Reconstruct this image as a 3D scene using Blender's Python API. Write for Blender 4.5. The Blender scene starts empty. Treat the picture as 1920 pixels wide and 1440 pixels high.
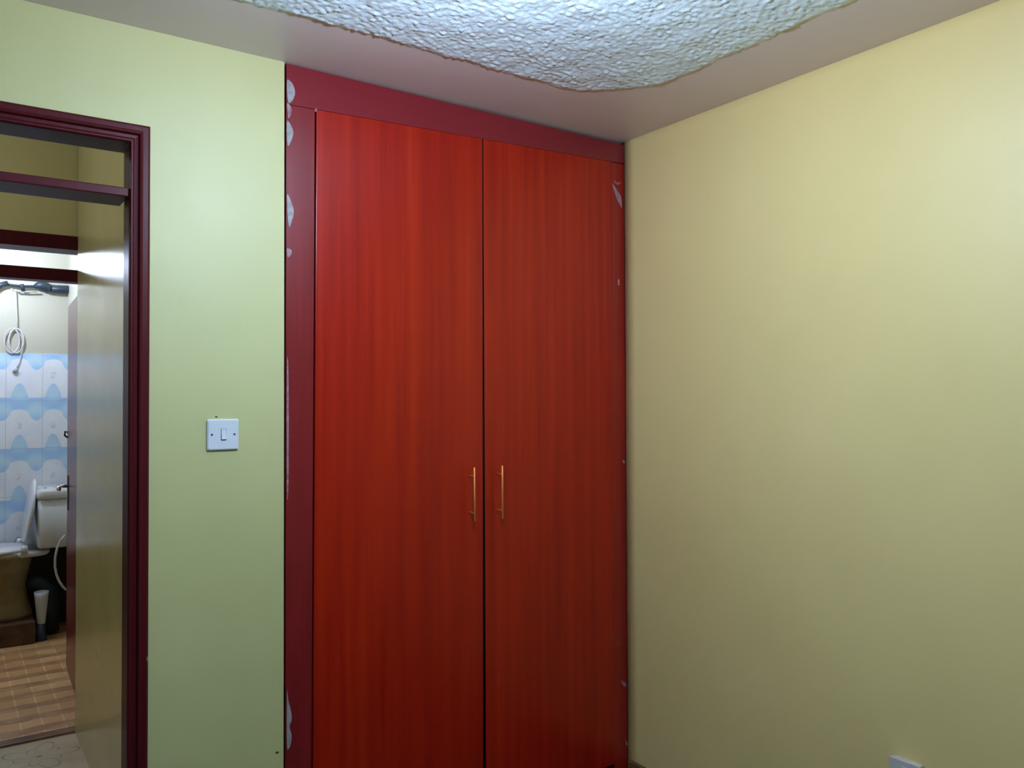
import bpy, bmesh, math, random
from mathutils import Vector, Matrix, noise
random.seed(7)
S = bpy.context.scene
COL = S.collection

# ------------------------------------------------------------------ camera
CAM = Vector((-2.1262, -2.3024, 1.4279))
yaw, pitch, roll, FPX = 0.6081, 0.0178, -0.0037, 1540.74
F = Vector((math.sin(yaw)*math.cos(pitch), math.cos(yaw)*math.cos(pitch), math.sin(pitch)))
rt = Vector((math.cos(yaw), -math.sin(yaw), 0)); up = rt.cross(F)
X = rt*math.cos(roll) + up*math.sin(roll); U = -rt*math.sin(roll) + up*math.cos(roll)
cd = bpy.data.cameras.new('camera'); cam = bpy.data.objects.new('camera', cd); COL.objects.link(cam)
cd.sensor_fit = 'HORIZONTAL'; cd.sensor_width = 36; cd.lens = FPX/1920*36; cd.clip_start = .02
M = Matrix((X, U, -F)).transposed().to_4x4(); M.translation = CAM
cam.matrix_world = M; S.camera = cam

# ------------------------------------------------------------------ world and exposure
w = bpy.data.worlds.new('world'); S.world = w; w.use_nodes = True
w.node_tree.nodes['Background'].inputs[0].default_value = (.6, .7, .9, 1)
w.node_tree.nodes['Background'].inputs[1].default_value = .05
vs = S.view_settings
vs.view_transform = 'Standard'; vs.look = 'None'; vs.gamma = 1; vs.use_curve_mapping = False
vs.exposure = 0.95
ROOM_LAMP = (-1.30, -1.17, 2.20)      # bulb in the middle of the bedroom ceiling
ROOM_LAMP_COL = (.70, .84, 1.10); ROOM_LAMP_E = 720
BATH_LAMP = (-1.97, 3.22, 2.27)       # bulb on the bathroom ceiling
BATH_LAMP_COL = (.70, .84, 1.10); BATH_LAMP_E = 350
CORR_LAMP = (-2.75, .92, 2.40)       # bulb in the corridor, left of the doorway
CORR_LAMP_COL = (.75, .85, 1.10); CORR_LAMP_E = 160

# ------------------------------------------------------------------ helpers
def px(ax, val, x, y):
    d = F + X*((x-960)/FPX) + U*((720-y)/FPX)
    t = (val-CAM[ax])/d[ax]
    return CAM + d*t

def tag(o, label=None, cat=None, group=None, kind=None):
    for k, v in (('label', label), ('category', cat), ('group', group), ('kind', kind)):
        if v: o[k] = v
    return o

def empty(name, loc, **kw):
    o = bpy.data.objects.new(name, None); COL.objects.link(o); o.location = loc
    o.empty_display_size = .05
    return tag(o, **kw)

def root_loc(p):
    v = Vector((0, 0, 0))
    while p is not None:
        v += p.location; p = p.parent
    return v

def obj(name, bm, mat, parent=None, smooth=False, bevel=0, seg=2, **kw):
    """links bm (given in world coordinates) as one mesh object under parent"""
    bmesh.ops.recalc_face_normals(bm, faces=bm.faces)
    L = root_loc(parent)
    if L.length: bmesh.ops.translate(bm, verts=bm.verts, vec=-L)
    me = bpy.data.meshes.new(name); bm.to_mesh(me); bm.free()
    o = bpy.data.objects.new(name, me); COL.objects.link(o)
    if mat: me.materials.append(mat)
    if parent: o.parent = parent
    if smooth:
        for f in me.polygons: f.use_smooth = True
    if bevel:
        m = o.modifiers.new('bevel', 'BEVEL'); m.width = bevel; m.segments = seg; m.limit_method = 'ANGLE'
        m.harden_normals = False
    return tag(o, **kw)

def bx(bm, x0, x1, y0, y1, z0, z1):
    vs_ = [bm.verts.new((x, y, z)) for x in (x0, x1) for y in (y0, y1) for z in (z0, z1)]
    for f in ((0,1,3,2),(4,6,7,5),(0,4,5,1),(2,3,7,6),(0,2,6,4),(1,5,7,3)):
        bm.faces.new([vs_[i] for i in f])
    return bm

def box(*a):
    return bx(bmesh.new(), *a)

def prism(pts, axis, a, b, bm=None):
    """polygon pts in the two other axes extruded along axis from a to b"""
    bm = bm or bmesh.new()
    def mk(p, t):
        q = list(p); q.insert(axis, t); return bm.verts.new(q)
    A = [mk(p, a) for p in pts]; B = [mk(p, b) for p in pts]
    bm.faces.new(A); bm.faces.new(B[::-1])
    n = len(pts)
    for i in range(n): bm.faces.new((A[i], A[(i+1) % n], B[(i+1) % n], B[i]))
    return bm

def tube(pts, r, seg=12, bm=None, radii=None):
    bm = bm or bmesh.new(); pts = [Vector(p) for p in pts]; rings = []; nrm = None
    for i, p in enumerate(pts):
        t = (pts[min(i+1, len(pts)-1)] - pts[max(i-1, 0)]).normalized()
        if nrm is None:
            nrm = t.orthogonal().normalized()
        nrm = (nrm - t*nrm.dot(t)).normalized(); bn = t.cross(nrm)
        rr = radii[i] if radii else r
        rings.append([bm.verts.new(p + (nrm*math.cos(2*math.pi*k/seg) + bn*math.sin(2*math.pi*k/seg))*rr) for k in range(seg)])
    for a, b in zip(rings, rings[1:]):
        for k in range(seg): bm.faces.new((a[k], a[(k+1) % seg], b[(k+1) % seg], b[k]))
    bm.faces.new(rings[0]); bm.faces.new(rings[-1][::-1])
    return bm

def lathe(profile, c, axis='Z', seg=32, bm=None):
    """profile: (radius, height) pairs, about an axis through c"""
    bm = bm or bmesh.new(); c = Vector(c); rings = []
    for r, h in profile:
        ring = []
        for k in range(seg):
            a = 2*math.pi*k/seg; u, v = r*math.cos(a), r*math.sin(a)
            d = {'Z': (u, v, h), 'Y': (u, h, v), 'X': (h, u, v)}[axis]
            ring.append(bm.verts.new(c + Vector(d)))
        rings.append(ring)
    for a, b in zip(rings, rings[1:]):
        for k in range(seg): bm.faces.new((a[k], a[(k+1) % seg], b[(k+1) % seg], b[k]))
    bm.faces.new(rings[0]); bm.faces.new(rings[-1])
    return bm

def loft(sections, bm=None, seg=32, n=2.5):
    """superelliptic sections (z, cx, cy, rx, ry) stacked upward"""
    bm = bm or bmesh.new(); rings = []
    for z, cx, cy, rx, ry in sections:
        ring = []
        for k in range(seg):
            a = 2*math.pi*k/seg; c_, s_ = math.cos(a), math.sin(a)
            ring.append(bm.verts.new((cx + rx*math.copysign(abs(c_)**(2/n), c_), cy + ry*math.copysign(abs(s_)**(2/n), s_), z)))
        rings.append(ring)
    for a, b in zip(rings, rings[1:]):
        for k in range(seg): bm.faces.new((a[k], a[(k+1) % seg], b[(k+1) % seg], b[k]))
    bm.faces.new(rings[0]); bm.faces.new(rings[-1])
    return bm

# ------------------------------------------------------------------ materials
class NT:
    def __init__(s, name):
        s.m = bpy.data.materials.new(name); s.m.use_nodes = True; s.t = s.m.node_tree
        s.b = s.t.nodes['Principled BSDF']; s.co = None
    def n(s, typ, **kw):
        nd = s.t.nodes.new(typ)
        for k, v in kw.items(): setattr(nd, k, v)
        return nd
    def l(s, a, b): s.t.links.new(a, b)
    def coord(s):
        if not s.co: s.co = s.n('ShaderNodeTexCoord')
        return s.co.outputs['Object']
    def set(s, inp, v):
        if hasattr(v, 'is_output') or hasattr(v, 'links'): s.l(v, inp)
        else: inp.default_value = v
    def math(s, op, a, b=0.0, c=None):
        nd = s.n('ShaderNodeMath', operation=op); s.set(nd.inputs[0], a); s.set(nd.inputs[1], b)
        if c is not None: s.set(nd.inputs[2], c)
        return nd.outputs[0]
    def xyz(s):
        nd = s.n('ShaderNodeSeparateXYZ'); s.l(s.coord(), nd.inputs[0]); return nd.outputs
    def noise(s, scale, detail=3, rough=.5, vec=None, stretch=None):
        nd = s.n('ShaderNodeTexNoise'); nd.inputs['Scale'].default_value = scale
        nd.inputs['Detail'].default_value = detail; nd.inputs['Roughness'].default_value = rough
        v = vec or s.coord()
        if stretch:
            mp = s.n('ShaderNodeMapping'); mp.inputs['Scale'].default_value = stretch; s.l(v, mp.inputs[0]); v = mp.outputs[0]
        s.l(v, nd.inputs['Vector']); return nd.outputs['Fac']
    def ramp(s, fac, stops):
        nd = s.n('ShaderNodeValToRGB'); s.l(fac, nd.inputs[0]); e = nd.color_ramp.elements
        while len(e) < len(stops): e.new(.5)
        for el, (p, c) in zip(e, stops): el.position = p; el.color = (*c, 1) if len(c) == 3 else c
        return nd.outputs[0]
    def mix(s, fac, a, b):
        nd = s.n('ShaderNodeMix', data_type='RGBA'); s.set(nd.inputs[0], fac)
        s.set(nd.inputs[6], a if not isinstance(a, tuple) else (*a, 1)); s.set(nd.inputs[7], b if not isinstance(b, tuple) else (*b, 1))
        return nd.outputs[2]
    def bump(s, h, strength=.3, dist=.002):
        nd = s.n('ShaderNodeBump'); nd.inputs['Strength'].default_value = strength; nd.inputs['Distance'].default_value = dist
        s.l(h, nd.inputs['Height'])
        prev = s.b.inputs['Normal'].links
        if prev: s.l(prev[0].from_socket, nd.inputs['Normal'])
        s.l(nd.outputs[0], s.b.inputs['Normal'])
    def p(s, color=None, rough=None, metal=None, spec=None, coat=None, coat_rough=None, ior=None):
        b = s.b
        if color is not None: s.set(b.inputs['Base Color'], (*color, 1) if isinstance(color, tuple) else color)
        if rough is not None: s.set(b.inputs['Roughness'], rough)
        if metal is not None: b.inputs['Metallic'].default_value = metal
        if spec is not None: b.inputs['Specular IOR Level'].default_value = spec
        if coat is not None: b.inputs['Coat Weight'].default_value = coat
        if coat_rough is not None: b.inputs['Coat Roughness'].default_value = coat_rough
        if ior is not None: b.inputs['IOR'].default_value = ior
        return s

def wall_paint(name, c1, c2, rough=.32, spots=(), spec=.5, wob=.35):
    k = NT(name)
    big = k.noise(1.6, 3, .55)
    col = k.ramp(big, [(.3, c1), (.7, c2)])
    x, y, z = k.xyz()
    for sx, sz, r in spots:                       # chips and nail holes in the paint
        d = k.math('SQRT', k.math('ADD', k.math('POWER', k.math('MULTIPLY', k.math('SUBTRACT', x, sx), .6), 2.0), k.math('POWER', k.math('SUBTRACT', z, sz), 2.0)))
        col = k.mix(k.math('LESS_THAN', d, r), col, (.03, .03, .015))
    rg = k.n('ShaderNodeMapRange'); k.l(k.noise(3, 4, .6), rg.inputs[0]); rg.inputs[3].default_value = rough-.07; rg.inputs[4].default_value = rough+.1
    k.p(col, rg.outputs[0], spec=spec)
    k.bump(k.noise(260, 2, .6), .12, .0006)
    k.bump(k.noise(9, 3, .5), wob, .004)
    return k.m

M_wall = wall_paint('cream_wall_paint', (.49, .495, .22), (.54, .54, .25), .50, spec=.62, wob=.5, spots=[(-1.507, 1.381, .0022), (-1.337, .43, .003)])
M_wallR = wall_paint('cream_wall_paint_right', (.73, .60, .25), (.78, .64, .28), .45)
M_corr = wall_paint('corridor_gloss_paint', (.55, .48, .20), (.59, .51, .22), .22, wob=.06)
M_bath = wall_paint('bathroom_wall_paint', (.52, .50, .40), (.56, .53, .42), .4)
M_ceil = wall_paint('ceiling_border_paint', (.68, .60, .60), (.72, .63, .63), .38)

k = NT('rough_plaster'); k.p(k.ramp(k.noise(40, 3, .6), [(.3, (.70, .88, .98)), (.7, (.78, .94, .99))]), .35, spec=.5)
k.bump(k.noise(170, 3, .6), .5, .003); M_plaster = k.m

def painted_wood(name, c, rough=.3, spec=.5, st=(60, 60, 3), dev=.18):
    k = NT(name)
    g = k.noise(1, 4, .6, stretch=st)
    k.p(k.ramp(g, [(.25, tuple(v*(1-dev) for v in c)), (.75, tuple(v*(1+dev) for v in c))]), rough, spec=spec)
    k.bump(g, .12, .0008); k.bump(k.noise(14, 3), .2, .002)
    return k.m
M_frame = painted_wood('maroon_gloss_paint', (.070, .006, .009), .40, spec=.16)
M_stile = painted_wood('wardrobe_maroon_paint', (.19, .010, .012), .30)
M_stileR = painted_wood('wardrobe_right_edge_paint', (.28, .010, .006), .32)
M_head = painted_wood('wardrobe_header_paint', (.20, .013, .020), .28, st=(3, 60, 60), dev=.08)
M_leaf = painted_wood('bathroom_door_paint', (.16, .016, .016), .28)

k = NT('cherry_laminate')                       # vertical cathedral grain
n1 = k.noise(1, 5, .62, stretch=(22, 22, .8)); n2 = k.noise(1, 3, .6, stretch=(110, 110, 2.2))
wv = k.n('ShaderNodeTexWave', wave_type='RINGS', rings_direction='Z'); wv.inputs['Scale'].default_value = 3.1
wv.inputs['Distortion'].default_value = 3.2; wv.inputs['Detail'].default_value = 3; wv.inputs['Detail Scale'].default_value = 1.4
mp = k.n('ShaderNodeMapping'); mp.inputs['Scale'].default_value = (2.6, 2.6, .30); mp.inputs['Location'].default_value = (.37, .5, 0)
k.l(k.coord(), mp.inputs[0]); k.l(mp.outputs[0], wv.inputs['Vector'])
g = k.math('ADD', k.math('MULTIPLY', n1, .60), k.math('ADD', k.math('MULTIPLY', wv.outputs['Fac'], .10), k.math('MULTIPLY', n2, .30)))
k.p(k.ramp(g, [(.30, (.24, .0035, .001)), (.50, (.325, .009, .0015)), (.72, (.40, .019, .002))]), .30, spec=.40)
k.bump(g, .05, .0005); M_lam = k.m

def plain(name, c, rough=.4, **kw):
    return NT(name).p(c, rough, **kw).m
M_gap_shade = plain('door_gap_shade', (.020, .003, .003), .5)  # near-black colour standing in for shade between the wardrobe doors
M_dark = plain('dark_void', (.012, .010, .010), .8)
M_white = plain('white_plastic', (.66, .72, .78), .3)
M_sock = plain('aged_white_plastic', (.56, .54, .52), .35)
M_screw = plain('dark_screw', (.03, .05, .06), .5)
M_brass = plain('brushed_brass', (.97, .46, .15), .55, metal=1)
M_chrome = plain('chrome', (.8, .8, .82), .12, metal=1)
M_porc = plain('white_porcelain', (.74, .76, .74), .12)
M_seat = plain('white_seat_plastic', (.80, .82, .84), .25)
M_pipe = plain('dark_pipe_plastic', (.02, .035, .05), .45)
M_grey = plain('grey_plastic', (.42, .42, .45), .5)
M_cable = plain('white_cable', (.62, .60, .62), .45)
M_chip = plain('bare_wood', (.45, .28, .15), .7)
k = NT('dried_filler'); k.p(k.ramp(k.noise(60, 3), [(.3, (.24, .22, .23)), (.7, (.38, .36, .36))]), .7); M_fill = k.m
k = NT('thin_filler'); k.p(k.ramp(k.noise(60, 3), [(.35, (.24, .10, .12)), (.7, (.40, .28, .32))]), .6); M_fill2 = k.m
k = NT('brown_concrete'); k.p(k.ramp(k.noise(14, 5, .6), [(.3, (.05, .022, .010)), (.6, (.12, .06, .03)), (.8, (.20, .12, .07))]), .6); k.bump(k.noise(40, 3), .4, .004); M_plinth = k.m
k = NT('olive_brown_render'); k.p(k.ramp(k.noise(6, 4), [(.3, (.05, .040, .018)), (.7, (.11, .085, .035))]), .8); M_render = k.m  # mottled dark olive-brown band on the wall below the tiles
k = NT('shaded_porcelain'); k.p(k.ramp(k.noise(7, 4, .6), [(.35, (.22, .16, .06)), (.7, (.38, .31, .15))]), .3); M_ped_shade = k.m  # white porcelain with the olive shade under the bowl put into its colour
k = NT('bedroom_floor_tile'); br = k.n('ShaderNodeTexBrick'); k.l(k.coord(), br.inputs[0])
br.offset = 0; br.inputs['Scale'].default_value = 1; br.inputs['Brick Width'].default_value = .33; br.inputs['Row Height'].default_value = .33
br.inputs['Mortar Size'].default_value = .004
br.inputs['Color1'].default_value = (.05, .03, .018, 1); br.inputs['Color2'].default_value = (.06, .035, .02, 1); br.inputs['Mortar'].default_value = (.05, .04, .03, 1)
k.p(br.outputs[0], .35); M_floor = k.m
k = NT('skirting_tile'); k.p(k.ramp(k.noise(8, 4), [(.35, (.14, .06, .025)), (.7, (.30, .17, .09))]), .3); M_skirt = k.m

# bathroom wall tiles: pale blue waves with rounded crests, white between
k = NT('wave_wall_tiles'); x, y, z = k.xyz()
PU, PV = .186, .320
th = k.math('MULTIPLY', k.math('ADD', x, 1.53), 2*math.pi/PU)
cs = k.math('COSINE', th)
crest = k.math('POWER', k.math('MAXIMUM', cs, 0.0), .7)
trough = k.math('POWER', k.math('MAXIMUM', k.math('MULTIPLY', cs, -1.0), 0.0), .7)
zz = k.math('SUBTRACT', z, .006)
def fr(v): return k.math('FRACT', k.math('ADD', v, 10.0))
# band centre repeats every PV; v in -0.5..0.5
v = k.math('SUBTRACT', fr(k.math('DIVIDE', k.math('SUBTRACT', zz, 1.455-PV/2), PV)), .5)
topb = k.math('ADD', -.05, k.math('MULTIPLY', crest, .28))
botb = k.math('SUBTRACT', k.math('MULTIPLY', crest, .05), k.math('ADD', .33, k.math('MULTIPLY', trough, .17)))
inb = k.math('MULTIPLY', k.math('LESS_THAN', v, topb), k.math('GREATER_THAN', v, botb))
ripple = k.math('SINE', k.math('ADD', k.math('MULTIPLY', v, 13.0), k.math('MULTIPLY', cs, 1.0)))
blue = k.mix(k.math('MULTIPLY_ADD', ripple, .5, .5), (.42, .66, .96), (.60, .82, .98))
capd = k.math('MULTIPLY', k.math('GREATER_THAN', v, .03), 1.0)
blue = k.mix(k.math('MULTIPLY', capd, .55), blue, (.55, .74, .90))
white = k.ramp(k.noise(12, 2), [(.3, (.84, .87, .96)), (.7, (.90, .93, .98))])
# small faded figures on the white bands
fu = k.math('ABSOLUTE', k.math('SUBTRACT', fr(k.math('DIVIDE', k.math('ADD', x, 1.53+PU/2), PU)), .5))
fig = k.math('MULTIPLY', k.math('LESS_THAN', fu, .07), k.math('LESS_THAN', k.math('ABSOLUTE', k.math('SUBTRACT', v, .40)), .06))
fig = k.math('MULTIPLY', fig, k.math('GREATER_THAN', k.noise(60, 2), .47))
white = k.mix(k.math('MULTIPLY', fig, .5), white, (.52, .58, .70))
tc = k.mix(inb, white, blue)
def joint(c, o, P, wd): return k.math('LESS_THAN', k.math('ABSOLUTE', k.math('SUBTRACT', fr(k.math('DIVIDE', k.math('SUBTRACT', c, o), P)), .5)), wd/P/2)
jt = k.math('MAXIMUM', joint(x, -1.59-.1, .20, .0025), joint(z, 1.725-.15, .30, .0025))
tc = k.mix(k.math('MULTIPLY', jt, .7), tc, (.42, .47, .52))
k.p(tc, .22); k.bump(k.math('SUBTRACT', 1.0, jt), .4, .001); M_tile = k.m

# bathroom floor: little beige and brown blocks
k = NT('mosaic_floor_tiles')
def brick(bw, rh, off, c1, c2, mo, ms=.003):
    b = k.n('ShaderNodeTexBrick'); k.l(k.coord(), b.inputs[0]); b.offset = off
    b.inputs['Scale'].default_value = 1; b.inputs['Brick Width'].default_value = bw; b.inputs['Row Height'].default_value = rh
    b.inputs['Mortar Size'].default_value = ms; b.inputs['Bias'].default_value = 0
    b.inputs['Color1'].default_value = (*c1, 1); b.inputs['Color2'].default_value = (*c2, 1); b.inputs['Mortar'].default_value = (*mo, 1)
    return b.outputs[0]
c = brick(.083, .165, 0, (.88, .54, .24), (.68, .37, .14), (.90, .64, .34), .004)
yy_ = k.xyz()[1]
pad = k.math('LESS_THAN', k.math('FRACT', k.math('ADD', k.math('DIVIDE', yy_, .165), k.math('MULTIPLY', k.noise(9, 2), .25))), .45)
c = k.mix(k.math('MULTIPLY', pad, k.ramp(k.noise(6, 3), [(.35, (.35,)*3), (.6, (.9,)*3)])), c, (.40, .20, .09))
dirt = k.ramp(k.noise(5, 4, .6), [(.35, (0, 0, 0)), (.7, (1, 1, 1))])
c = k.mix(k.math('MULTIPLY', dirt, .35), c, (.38, .20, .09))
k.p(c, .4); k.bump(k.noise(50, 2), .15, .001); M_mosaic = k.m

# corridor floor: pale tiles with a fine line flower in each
k = NT('flower_floor_tiles'); x, y, z = k.xyz()
T = .33
u = k.math('MULTIPLY', k.math('SUBTRACT', fr(k.math('DIVIDE', k.math('ADD', x, 1.79+T/2), T)), .5), T)
v = k.math('MULTIPLY', k.math('SUBTRACT', fr(k.math('DIVIDE', k.math('SUBTRACT', y, 1.51-T/2), T)), .5), T)
r = k.math('SQRT', k.math('ADD', k.math('MULTIPLY', u, u), k.math('MULTIPLY', v, v)))
a = k.math('ARCTAN2', v, u)
rose = k.math('MULTIPLY', k.math('ABSOLUTE', k.math('COSINE', k.math('MULTIPLY', a, 2.5))), .145)
ln = k.math('LESS_THAN', k.math('ABSOLUTE', k.math('SUBTRACT', r, rose)), .0035)
rose2 = k.math('MULTIPLY', k.math('ABSOLUTE', k.math('SINE', k.math('MULTIPLY', a, 2.5))), .09)
ln2 = k.math('LESS_THAN', k.math('ABSOLUTE', k.math('SUBTRACT', r, rose2)), .0025)
dot = k.math('LESS_THAN', r, .010)
ln = k.math('MAXIMUM', k.math('MAXIMUM', ln, ln2), dot)
c = k.mix(k.math('MULTIPLY', ln, .65), k.ramp(k.noise(4, 3), [(.3, (.52, .42, .26)), (.7, (.66, .55, .38))]), (.22, .09, .08))
k.p(c, .25); M_flower = k.m

def emit(name, col, e):
    m = bpy.data.materials.new(name); m.use_nodes = True; t = m.node_tree; t.nodes.clear()
    o = t.nodes.new('ShaderNodeOutputMaterial'); em = t.nodes.new('ShaderNodeEmission')
    em.inputs[0].default_value = (*col, 1); em.inputs[1].default_value = e; t.links.new(em.outputs[0], o.inputs[0]); return m

# ------------------------------------------------------------------ setting: bedroom shell
H = 2.40
ST = dict(kind='structure')
XL, YN = -3.90, -4.10                      # far left wall, wall behind the camera
DX0, DX1 = -2.60, -1.70                    # bedroom door opening
NX = -1.3185                               # left edge of the wardrobe recess
WT = .14                                   # thickness of the door wall

def grid_wall_x(x, y0, y1, z0, z1, th, amp, seed, step=.05):
    """wall on the plane x, hand-plastered: a gentle waviness in real geometry"""
    bm = bmesh.new(); ny = int((y1-y0)/step); nz = int((z1-z0)/step); V = []
    for i in range(ny+1):
        row = []
        for j in range(nz+1):
            yy, zz_ = y0+(y1-y0)*i/ny, z0+(z1-z0)*j/nz
            d = amp*(noise.noise((yy*2.2+seed, zz_*3.1, seed)) + .35*noise.noise((yy*7, zz_*9, seed+5)))
            if yy > -.12: d = abs(d)
            row.append(bm.verts.new((x+d, yy, zz_)))
        V.append(row)
    for i in range(ny):
        for j in range(nz): bm.faces.new((V[i][j], V[i+1][j], V[i+1][j+1], V[i][j+1]))
    g = bmesh.ops.extrude_face_region(bm, geom=bm.faces[:])
    for v_ in [e for e in g['geom'] if isinstance(e, bmesh.types.BMVert)]: v_.co.x = x+th
    return bm

obj('wall_right', grid_wall_x(0, YN, .0, -.02, H+.02, .12, .0022, 3.3), M_wallR, smooth=True, **ST)
# the wall with the doorway; one mesh round the opening
bm = bmesh.new()
bx(bm, XL, DX0, 0, WT, -.02, H+.25); bx(bm, DX0, DX1, 0, WT, 2.125, H+.25); bx(bm, DX1, NX, 0, WT, -.02, H+.25)
obj('wall_left', bm, M_wall, **ST)
obj('wall_outer_left', box(XL-.12, XL, YN, WT, -.02, H+.02), M_wall, **ST)
obj('wall_near', box(XL-.12, .12, YN-.12, YN, -.02, H+.02), M_wall, **ST)
obj('floor', box(XL-.12, .12, YN-.12, WT, -.12, 0), M_floor, **ST)
ceil = obj('ceiling', box(XL-.12, .12, YN-.12, -.0005, H, H+.12), M_ceil, **ST)
obj('ceiling_recess', box(NX, .12, -.0005, .66, H, H+.12), M_ceil, **ST)

# rough trowelled plaster in the middle of the ceiling, 0.3 m in from the walls
def make_plaster():
    def axis(lo, mid, hi, fine, coarse):          # fine steps where the photograph looks, coarse behind it
        v_ = []; t = hi
        while t > mid: v_.append(t); t -= fine
        while t > lo: v_.append(t); t -= coarse
        return v_
    xs = axis(-3.60, -1.80, -.27, .0058, .03); ys = axis(-3.80, -1.35, -.25, .0058, .03)
    bm = bmesh.new(); V = {}
    for i, x_ in enumerate(xs):
        for j, y_ in enumerate(ys):
            wob = .010*noise.noise((x_*9, y_*9, 1)) + .006*noise.noise((x_*34, y_*34, 4)) + .005*noise.noise((x_*80, y_*80, 6))
            d = min(-.295-x_, -.298-y_, x_+3.58, y_+3.78)
            d = min(d, (-.79-(x_+y_))*.70 + .010)            # the cut corner above the wardrobe
            d += wob
            if d < -.001: continue
            e = min(1, max(0, d)/.02)
            n1_ = noise.noise((x_*85, y_*85, 7)); n2_ = noise.noise((x_*45+3, y_*45, 2))
            h = (.0045 + .0036*n1_ + .0024*abs(n2_) + .003*noise.noise((x_*14, y_*14, 9)) + .0034*max(0, noise.noise((x_*120, y_*120, 3))))
            V[i, j] = bm.verts.new((x_, y_, H - max(.0008, h)*e + (.001 if e == 0 else 0)))
    for (i, j), v_ in V.items():
        q = [V.get(p) for p in ((i, j), (i+1, j), (i+1, j+1), (i, j+1))]
        if all(q): bm.faces.new(q)
    return bm
pb = make_plaster()
bmesh.ops.recalc_face_normals(pb, faces=pb.faces)
obj('textured_plaster', pb, M_plaster, ceil, label='rough white trowelled plaster', smooth=True)

# dark panel added out of view behind the camera to soak up bounce light
wn = empty('bounce_absorber', (-1.9, YN, 1.5), **ST)
obj('absorber_frame', prism([(-3.25, .82), (-.55, .82), (-.55, 2.22), (-3.25, 2.22)], 1, YN+.0005, YN+.03), M_frame, wn, bevel=.003)
for i in range(3): obj('absorber_pane', box(-3.20+i*.885, -3.20+i*.885+.84, YN+.030, YN+.034, .87, 2.17), M_dark, wn)
# skirting on the right wall
bb = prism([(-.012, .0), (-.0005, .0), (-.0005, .080), (-.007, .080), (-.012, .074)], 1, YN+.01, -.016)
obj('baseboard_right', bb, M_skirt, bevel=.0015, **ST)

# wardrobe recess
obj('wall_recess_left', box(-1.64, NX, WT, 1.69, -.02, H+.25), M_corr, **ST)
obj('wall_recess_back', box(NX, .12, .66, .78, -.02, H+.02), M_dark, **ST)
obj('floor_recess', box(NX, .12, WT, .66, -.12, 0), M_floor, **ST)

obj('wall_recess_right', box(.0005, .12, .0, .66, -.02, H+.02), M_dark, **ST)

# corridor
obj('floor_corridor', box(XL, -1.64, WT, 1.69, -.12, 0), M_flower, **ST)
obj('ceiling_corridor', box(XL, -1.3, WT, 3.82, 2.65, 2.75), M_ceil, **ST)
obj('wall_corridor_end', box(XL-.12, XL, WT, 1.90, -.02, 2.65), M_corr, **ST)
bm = bmesh.new()
bx(bm, XL, -2.42, 1.70, 1.90, -.02, 2.65); bx(bm, -2.42, -1.60, 1.70, 1.90, 2.135, 2.65); bx(bm, -1.60, -1.33, 1.70, 1.90, -.02, 2.65)
obj('wall_bathroom_front', bm, M_corr, **ST)
# bathroom
obj('wall_bathroom_right', box(-1.45, -1.33, 1.90, 3.82, -.02, 2.65), M_bath, **ST)
obj('wall_bathroom_left', box(-2.72, -2.60, 1.90, 3.82, -.02, 2.65), M_bath, **ST)
wb = obj('wall_bathroom_back', box(-2.60, -1.45, 3.71, 3.82, -.02, 2.65), M_bath, **ST)
obj('wall_tiles', box(-2.60, -1.45, 3.70, 3.7105, .50, 1.725), M_tile, wb, label='white and pale blue wave-patterned wall tiles')
obj('wall_base_render', box(-2.60, -1.45, 3.70, 3.7105, 0, .4995), M_render, wb, label='plain dark brown wall base')
obj('floor_bathroom', box(-2.60, -1.45, 1.75, 3.71, -.12, 0), M_mosaic, **ST)
obj('trim_threshold', prism([(1.688, -.02), (1.752, -.02), (1.750, .008), (1.742, .012), (1.698, .012), (1.690, .008)], 0, -2.42, -1.602), M_skirt, **ST)

# ------------------------------------------------------------------ door frames
def arch(pts, x0, x1, ztop, z0=0.0):
    """a profile (offset outwards from the opening edge, y) swept up, over and down the opening with mitred corners"""
    bm = bmesh.new(); rings = []
    for (cx, cz, sx, sz) in ((x0, z0, -1, 0), (x0, ztop, -1, 1), (x1, ztop, 1, 1), (x1, z0, 1, 0)):
        rings.append([bm.verts.new((cx+sx*o_, y_, cz+sz*o_)) for o_, y_ in pts])
    n = len(pts)
    for a_, b_ in zip(rings, rings[1:]):
        for i in range(n): bm.faces.new((a_[i], a_[(i+1) % n], b_[(i+1) % n], b_[i]))
    bm.faces.new(rings[0]); bm.faces.new(rings[-1][::-1])
    return bm
d1 = empty('door_1', (-2.13, .07, 0), **ST)
JX0, JX1 = -2.571, -1.729
# jamb lining: bead at the room side, a rebate half way through
lin = [(0, -.006), (-.0, .060), (.013, .062), (.013, .150), (.045, .150), (.045, -.006)]
obj('door_frame', arch(lin, JX0, JX1, 2.093), M_frame, d1, bevel=.002)
cas = [(0, -.006), (.003, -.012), (.008, -.012), (.012, -.008), (.021, -.009), (.023, -.017), (.027, -.019), (.031, -.016), (.044, -.016), (.049, -.012), (.049, -.0005), (0, -.0005)]
obj('architrave', arch(cas, JX0, JX1, 2.093), M_frame, d1, bevel=.001)
tr = prism([(-.004, 1.953), (.125, 1.953), (.125, 1.976), (-.004, 1.976)], 0, JX0+.0005, JX1-.0005)
obj('transom_rail', tr, M_frame, d1, bevel=.0025)
# splinter of bare wood at the outer edge
p0 = px(1, -.012, 275, 1225); p1 = px(1, -.012, 274.5, 1246)
obj('wood_chip', tube([p0, (p0+p1)/2+Vector((.001, -.002, 0)), p1], .0016, 6, radii=[.0005, .002, .0008]), M_chip, d1, label='pale splinter of bare wood')

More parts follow.
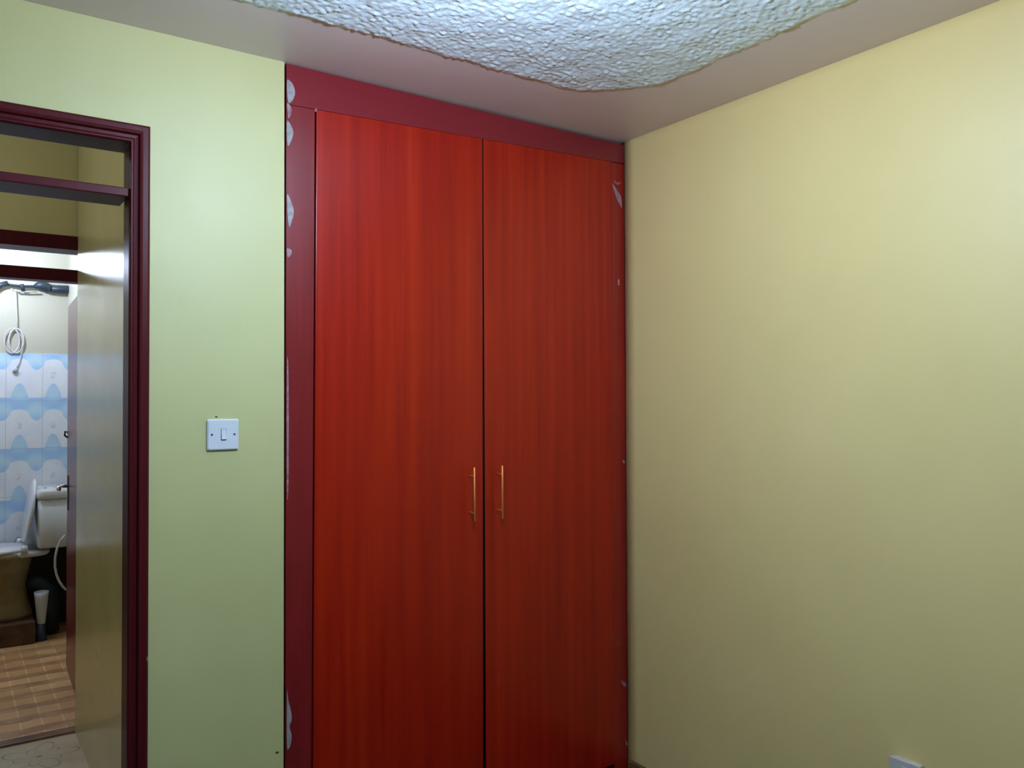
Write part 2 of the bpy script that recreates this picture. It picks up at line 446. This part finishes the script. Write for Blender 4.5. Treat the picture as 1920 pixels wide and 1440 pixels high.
d2 = empty('door_2', (-2.0, 1.78, 0), **ST)
lin2 = [(0, 1.684), (0, 1.80), (.012, 1.802), (.012, 1.90), (.060, 1.90), (.060, 1.684)]
obj('door_frame', arch(lin2, -2.36, -1.662+.06, 2.077), M_frame, d2, bevel=.002)
obj('transom_rail', box(-2.359, -1.603, 1.690, 1.775, 1.940, 1.992), M_frame, d2, bevel=.003)
# bathroom door standing open into the bathroom, hinged on the right
lf = empty('door_3', (-1.60, 1.93, 0), **ST)
a0, a1 = Vector((-1.596, 1.915, 0)), Vector((-1.563, 2.690, 0)); dr = (a1-a0).normalized(); nr = Vector((dr.y, -dr.x, 0))
def leaf_pt(s, t, z): return a0 + dr*s + nr*t + Vector((0, 0, z))
def leaf_box(s0, s1, t0, t1, z0, z1, bm=None):
    bm = bm or bmesh.new()
    vs_ = [bm.verts.new(leaf_pt(s, t, z)) for s in (s0, s1) for t in (t0, t1) for z in (z0, z1)]
    for f in ((0,1,3,2),(4,6,7,5),(0,4,5,1),(2,3,7,6),(0,2,6,4),(1,5,7,3)): bm.faces.new([vs_[i] for i in f])
    return bm
LW = (a1-a0).length
obj('door_leaf', leaf_box(0, LW, 0, .040, .012, 1.935), M_leaf, lf, bevel=.003)
obj('lock_plate', leaf_box(LW-.105, LW-.055, -.004, 0, .85, 1.03), M_pipe, lf, bevel=.001, label='dark lock plate')
hz = .975
hb = tube([leaf_pt(LW-.08, -.002, hz), leaf_pt(LW-.08, -.030, hz), leaf_pt(LW-.08, -.044, hz)], .008)
tube([leaf_pt(LW-.08, -.044, hz), leaf_pt(LW-.10, -.048, hz), leaf_pt(LW-.185, -.050, hz-.004)], .008, bm=hb, radii=[.009, .009, .011])
obj('lever_handle', hb, M_chrome, lf, smooth=True, label='chrome lever handle')
kb = tube([leaf_pt(LW-.02, -.0, 1.255), leaf_pt(LW-.02, -.012, 1.262), leaf_pt(LW-.02, -.014, 1.240), leaf_pt(LW-.02, 0, 1.228)], .005)
obj('hasp', kb, M_pipe, lf, smooth=True, label='small dark hasp')

# ------------------------------------------------------------------ fitted wardrobe
wd = empty('fitted_wardrobe', (-.66, .0, 0), label='tall built-in wardrobe with two cherry-red wood grain doors and thin brass handles', cat='wardrobe')
WX0, WX1 = -1.3125, -.001
hl0, hl1 = px(1, 0, 594, 205).z, px(1, 0, 1150, 304).z        # lower edge of the head board
def hb_z(x): return hl0 + (hl1-hl0)*(x+1.222)/(1.222-.09)
SX = -1.225; RX = -.066
# head board: its top dips away from the ceiling towards the right
bm = prism([(WX0, H-.002), (WX1, H-.011), (WX1, hb_z(WX1)), (WX0, hb_z(WX0))], 1, 0.0, .030)
obj('head_board', bm, M_head, wd, bevel=.001)
obj('side_stile', prism([(WX0, .0), (SX-.012, .0), (SX-.001, hb_z(SX)-.0005), (WX0, hb_z(WX0)-.0005)], 1, .0015, .030), M_stile, wd, bevel=.001, label='maroon painted left stile')
obj('side_stile', box(RX, WX1, .0015, .030, .0, hb_z(RX)-.001), M_stileR, wd, bevel=.001, label='narrow right stile')
obj('plinth', box(SX, RX, .030, .050, 0, .085), M_dark, wd)
obj('carcass', box(WX0+.002, -.004, .052, .60, .0, 2.385), M_dark, wd)
MX = -.6405
def door(x0b, x0t, x1b, x1t, zt0, zt1, hx, nm):
    bm = prism([(x0b, .075), (x1b, .075), (x1t, zt1), (x0t, zt0)], 1, -.003, .018)
    d = obj('wardrobe_door', bm, M_lam, wd, bevel=.0022, seg=3)
    d.data.materials.append(M_gap_shade)
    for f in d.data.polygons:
        if abs(f.normal.x) > .9 and abs(f.center.x + wd.location.x - MX) < .02: f.material_index = 1     # shade of the centre gap painted onto the edge faces
    z0_, z1_ = 1.0285, 1.2045
    hb_ = tube([(hx, -.034, z0_), (hx, -.034, z0_+.001), (hx, -.034, z1_-.001), (hx, -.034, z1_)], .0033, 12, radii=[.0026, .0033, .0033, .0026])
    for zc in (z0_+.028, z1_-.028): tube([(hx, -.0031, zc), (hx, -.034, zc)], .0022, 10, bm=hb_)
    obj('handle', hb_, M_brass, d, smooth=True, label='thin brass bar handle')
    return d
hxa = px(1, -.034, 889.5, 925).x; hxb = px(1, -.034, 942, 922).x
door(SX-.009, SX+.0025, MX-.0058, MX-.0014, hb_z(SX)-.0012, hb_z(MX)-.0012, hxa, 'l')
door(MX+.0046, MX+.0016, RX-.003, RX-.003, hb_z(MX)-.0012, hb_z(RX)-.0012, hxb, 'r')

# dried filler smeared over the wardrobe's edges
def smear(pxy, mat=M_fill, y=-.0012, th=.0016, name='filler_smear'):
    pts = [px(1, y, a_, b_) for a_, b_ in pxy]
    c_ = sum(pts, Vector())/len(pts)
    n_ = len(pts); fine = []
    for i in range(n_):                          # smooth closed outline
        p0_, p1_, p2_, p3_ = pts[i-1], pts[i], pts[(i+1) % n_], pts[(i+2) % n_]
        for s_ in (0, .25, .5, .75):
            q = .5*((2*p1_) + (p2_-p0_)*s_ + (2*p0_-5*p1_+4*p2_-p3_)*s_*s_ + (3*p1_-p0_-3*p2_+p3_)*s_**3)
            q.x = max(q.x, WX0+.0006) if q.x < -1 else min(q.x, -.0012)
            fine.append((q.x, q.z))
    obj(name, prism(fine, 1, y, y+th), mat, wd)
smear([(538, 152), (545, 153), (551, 163), (553, 176), (548, 189), (540, 190)])
smear([(538, 195), (543, 196), (547, 208), (541, 222)], M_fill2)
smear([(538, 228), (545, 234), (550, 248), (546, 264), (539, 272)])
smear([(538, 366), (545, 376), (551, 396), (547, 415), (541, 424)])
smear([(538, 466), (547, 470), (545, 479), (539, 482)], M_fill2)
smear([(538, 690), (541, 700), (541, 900), (538, 920)], M_fill2)
smear([(538, 1298), (541, 1315), (546, 1335), (547, 1350), (543, 1362), (547, 1380), (545, 1395), (541, 1404), (538, 1395)])
Y2 = -.0042
smear([(1152, 338), (1158, 343), (1164, 341), (1160, 346), (1154, 344)], M_fill2, .0002)
smear([(1148, 344), (1154, 352), (1164, 368), (1166, 390), (1160, 380), (1153, 362)], M_fill2, .0002)
smear([(1160, 522), (1162, 527), (1161, 532), (1163, 535), (1159, 534), (1159, 528)], M_fill2, .0002)
smear([(1168, 863), (1171, 864), (1171, 868), (1169, 868)], M_fill, .0002)
smear([(1165, 1276), (1174, 1282), (1174, 1288), (1168, 1285)], M_fill2, .0002)
smear([(1173, 1388), (1176, 1392), (1177, 1397), (1174, 1397)], M_fill2, .0002)
smear([(591, 204), (595, 205), (595, 209), (591, 209)], M_fill2, -.0012)

# ------------------------------------------------------------------ light switch
c0 = px(1, -.005, 418, 815); sw = empty('light_switch', (c0.x, 0, c0.z), label='white square single-gang light switch on the wall between doorway and wardrobe', cat='light switch')
bm = bmesh.new(); hw = .0425
prof = [(.0, 0), (.0, -.005), (.0035, -.0085)]
rings = []
for ins, yy in prof:
    h_ = hw-ins; rr = .004; ring = []
    for (sx, sz, a0_) in ((1, 1, 0), (-1, 1, 90), (-1, -1, 180), (1, -1, 270)):
        for q in range(5):
            an = math.radians(a0_+q*22.5)
            ring.append(bm.verts.new((c0.x+sx*(h_-rr)+rr*math.cos(an), yy, c0.z+sz*(h_-rr)+rr*math.sin(an))))
    rings.append(ring)
for a_, b_ in zip(rings, rings[1:]):
    for i in range(20): bm.faces.new((a_[i], a_[(i+1) % 20], b_[(i+1) % 20], b_[i]))
bm.faces.new(rings[-1]); bm.faces.new(rings[0][::-1])
obj('switch_plate', bm, M_white, sw)
rx = c0.x+.001
obj('rocker', prism([(-.0086, c0.z+.015), (-.0095, c0.z+.015), (-.0135, c0.z-.0125), (-.0086, c0.z-.0135)], 0, rx-.0062, rx+.0062), M_white, sw, bevel=.0006)
obj('rocker_recess', box(rx-.0074, rx+.0072, -.0087, -.0084, c0.z-.0152, c0.z+.0158), M_screw, sw)
for sx in (-1, 1):
    obj('screw', lathe([(.0030, 0), (.0030, -.0006), (.002, -.0009)], (c0.x+sx*.0302, -.0085, c0.z+.0005), 'Y', 16), M_screw, sw)

# socket low on the right wall
so = empty('wall_socket', (0, -1.095, .42), label='white surface-mounted socket low on the bare right wall', cat='socket')
obj('back_box', box(-.018, -.0005, -1.135, -1.053, .381, .463), M_sock, so, bevel=.003)
obj('face_plate', box(-.026, -.018, -1.137, -1.051, .379, .465), M_sock, so, bevel=.0025, seg=3)
obj('rocker', box(-.030, -.026, -1.104, -1.086, .432, .450), M_sock, so, bevel=.001)
for dy, dz in ((0, .012), (-.011, -.014), (.011, -.014)):
    obj('pin_hole', box(-.0265, -.0255, -1.095+dy-.0035, -1.095+dy+.0035, .412+dz-.003, .412+dz+.003), M_screw, so)

# ------------------------------------------------------------------ bedroom and bathroom bulbs (light sources of the place)
def bulb(loc, col, e, zc, label, r=.030):
    x_, y_, z_ = loc
    t = empty('ceiling_bulb', (x_, y_, zc), label=label, cat='light bulb')
    obj('ceiling_rose', lathe([(.045, 0), (.045, -.008), (.03, -.020), (.012, -.024)], (x_, y_, zc), 'Z'), M_white, t, smooth=True)
    obj('lamp_holder', lathe([(.016, 0), (.017, -.03), (.020, -.034), (.020, -.058), (.014, -.060)], (x_, y_, z_+r+.075), 'Z', 24), M_white, t, smooth=True)
    if zc-.024 > z_+r+.075: obj('flex', tube([(x_, y_, zc-.02), (x_, y_, z_+r+.07)], .003, 8), M_white, t)
    pr = [(.012, r+.018)] + [(r*math.sin(a_), r*math.cos(a_)) for a_ in [math.radians(d_) for d_ in range(25, 180, 12)]] + [(.001, -r)]
    obj('glass_bulb', lathe(pr, loc, 'Z', 24), emit('bulb_glow', col, e), t, smooth=True)
bulb(ROOM_LAMP, ROOM_LAMP_COL, ROOM_LAMP_E, H-.012, 'bare lit bulb hanging from the middle of the rough bedroom ceiling')
bulb(CORR_LAMP, CORR_LAMP_COL, CORR_LAMP_E, 2.65, 'bare lit bulb hanging in the corridor outside the bedroom door')
bulb(BATH_LAMP, BATH_LAMP_COL, BATH_LAMP_E, 2.65, 'bare lit bulb hanging in the bathroom above the toilet')

# ------------------------------------------------------------------ bathroom things
# raised plinth under the toilet
obj('toilet_plinth', box(-2.25, -1.655, 3.285, 3.695, .0005, .13), M_plinth, bevel=.008, label='low dark brown concrete plinth carrying the toilet', cat='plinth')
tl = empty('toilet', (-1.85, 3.48, .13), label='white close-coupled toilet with raised lid on the brown plinth', cat='toilet')
cy = 3.485
obj('pedestal', loft([(.131, -1.80, cy, .145, .125), (.16, -1.80, cy, .14, .12), (.25, -1.80, cy, .115, .10), (.33, -1.82, cy, .13, .115),
    (.40, -1.86, cy, .18, .145), (.46, -1.88, cy, .215, .172), (.50, -1.88, cy, .225, .182), (.527, -1.88, cy, .225, .182)]), M_ped_shade, tl, smooth=True)
obj('rim_shelf', loft([(.500, -1.76, cy, .18, .15), (.512, -1.76, cy, .19, .160), (.530, -1.76, cy, .19, .160)], n=4), M_porc, tl, smooth=True)
obj('cistern', loft([(.545, -1.555, cy, .085, .165), (.553, -1.555, cy, .090, .172), (.62, -1.555, cy, .092, .178), (.835, -1.555, cy, .094, .182)], n=7, seg=64), M_porc, tl, smooth=True)
cl = obj('cistern_lid', loft([(.838, -1.555, cy, .096, .186), (.846, -1.555, cy, .100, .190), (.878, -1.555, cy, .100, .190), (.892, -1.555, cy, .092, .182), (.897, -1.555, cy, .078, .168)], n=6, seg=64), M_porc, tl, smooth=True)
fb = px(2, .898, 83, 920)
obj('flush_button', lathe([(.009, 0), (.009, .004), (.006, .005)], (-1.60, 3.40, .895), 'Z', 16), M_screw, tl)
obj('seat', loft([(.530, -1.885, cy, .200, .182), (.536, -1.885, cy, .205, .186), (.546, -1.885, cy, .205, .186), (.552, -1.885, cy, .198, .178)], n=2.3), M_seat, tl, smooth=True)
for s_ in (-1, 1):
    obj('hinge', loft([(.530, -1.712, cy+s_*.155, .019, .020), (.560, -1.712, cy+s_*.155, .019, .020), (.572, -1.712, cy+s_*.155, .014, .014)], seg=20), M_seat, tl, smooth=True)
# raised lid, leaning back towards the cistern
bm = bmesh.new(); ring = []
for (t0, sc) in ((0, .94), (.006, 1), (.014, 1), (.022, .90)):
    rg = []
    for k_ in range(40):
        a_ = 2*math.pi*k_/40; u_ = math.cos(a_)*.186*sc; w_ = .195+math.sin(a_)*.190*sc
        if w_ < .04: u_ *= .8
        d_ = Vector((.055, 0, .36)).normalized(); nn = Vector((d_.z, 0, -d_.x))
        rg.append(bm.verts.new(Vector((-1.716, cy, .570)) + d_*w_ + Vector((0, 1, 0))*u_ + nn*t0))
    ring.append(rg)
for a_, b_ in zip(ring, ring[1:]):
    for i in range(40): bm.faces.new((a_[i], a_[(i+1) % 40], b_[(i+1) % 40], b_[i]))
bm.faces.new(ring[0]); bm.faces.new(ring[-1][::-1])
obj('toilet_lid', bm, M_seat, tl, smooth=True)
# waste outlet behind the pedestal
obj('waste_outlet', tube([(-1.70, cy, .33), (-1.62, cy-.01, .32), (-1.575, cy-.02, .27), (-1.565, cy-.02, .02)], .05, 20, radii=[.045, .05, .052, .052]), M_pipe, tl, smooth=True, label='dark waste pipe')
wc = empty('brush_pot', (-1.622, 3.30, 0), label='small white tapered pot on the floor behind the toilet pedestal', cat='pot')
obj('pot', lathe([(.020, .10), (.022, .102), (.036, .26), (.040, .29), (.036, .29), (.019, .115)], (-1.622, 3.335, .0), 'Z', 24), M_white, wc, smooth=True)
obj('foot', lathe([(.030, 0.001), (.030, .010), (.020, .10)], (-1.622, 3.335, .0), 'Z', 24), M_pipe, wc, smooth=True)
# flexible water hose curving down beside the cistern
hp = [px(1, 3.27, a_, b_) for a_, b_ in ((122, 1004), (114, 1013), (107, 1028), (103.5, 1045), (103, 1062), (106, 1078), (111, 1090), (117, 1099), (124, 1106))]
obj('water_hose', tube(hp, .0068, 12), M_cable, smooth=True, label='white flexible water hose curving down beside the cistern', cat='hose')

# dark pipe with fittings high on the back wall
pp = empty('water_pipe', (-1.70, 3.66, 2.12), label='dark horizontal pipe with thick fittings high on the bathroom wall', cat='pipe')
Y = 3.672
def P(a_, b_, yy=Y): return px(1, yy, a_, b_)
obj('pipe_run', tube([P(-60, 536), P(-10, 533), P(15, 534), P(40, 537), P(60, 537), P(98, 541)], .0085, 14), M_pipe, pp, smooth=True)
obj('elbow', tube([P(-8, 541), P(2, 534), P(15, 531)], .017, 14), M_pipe, pp, smooth=True)
obj('elbow', tube([P(40.5, 533), P(41.5, 537), P(44, 546)], .012, 14), M_pipe, pp, smooth=True)
obj('valve_body', tube([P(64, 538), P(70, 536), P(76, 535), P(84, 537), P(92, 541), P(97, 542)], .03, 18, radii=[.012, .022, .032, .032, .028, .02]), M_pipe, pp, smooth=True)
obj('end_sleeve', tube([P(96, 542), P(98, 542), P(132, 543), P(138, 542), P(142, 541)], .03, 18, radii=[.018, .026, .026, .020, .012]), M_pipe, pp, smooth=True)
obj('wall_strap', tube([P(28, 543), P(34, 546), P(52, 547), P(70, 546.5)], .006, 8), M_grey, pp, smooth=True, label='grey strap')
# white cable hanging in a coil
cb = empty('hanging_cable', (-1.745, 3.64, 2.09), label='thin white cable hanging in a coil from the dark pipe', cat='cable')
Yc = 3.692
pts = [P(20, 541, Yc), P(27, 544, Yc), P(30, 550, Yc), P(31, 580, Yc), P(32, 600, Yc), P(33, 616, Yc)]
obj('cable_drop', tube(pts, .0032, 8), M_cable, cb, smooth=True)
lp = []
for i in range(0, 121):
    a_ = math.radians(90 - i*9.0); f_ = i/120
    cxp = 31 - 9*max(0, math.sin(f_*math.pi))*(1 if (i//40) == 1 else .15); cyp = 639
    rxp, ryp = 14, 23
    lp.append(P(cxp + rxp*math.cos(a_), cyp - ryp*math.sin(a_), Yc - .003*f_))
obj('cable_coil', tube(lp, .0042, 8), M_cable, cb, smooth=True)
obj('cable_tail', tube([P(43, 643, Yc), P(41, 655, Yc), P(39.5, 668, Yc), P(36, 681, Yc), P(31, 691, Yc)], .0034, 8), M_cable, cb, smooth=True)
obj('connector', tube([P(31, 690, Yc), P(29, 694, Yc), P(26.5, 698, Yc)], .01, 12, radii=[.007, .013, .011]), M_grey, cb, smooth=True, label='grey end connector')
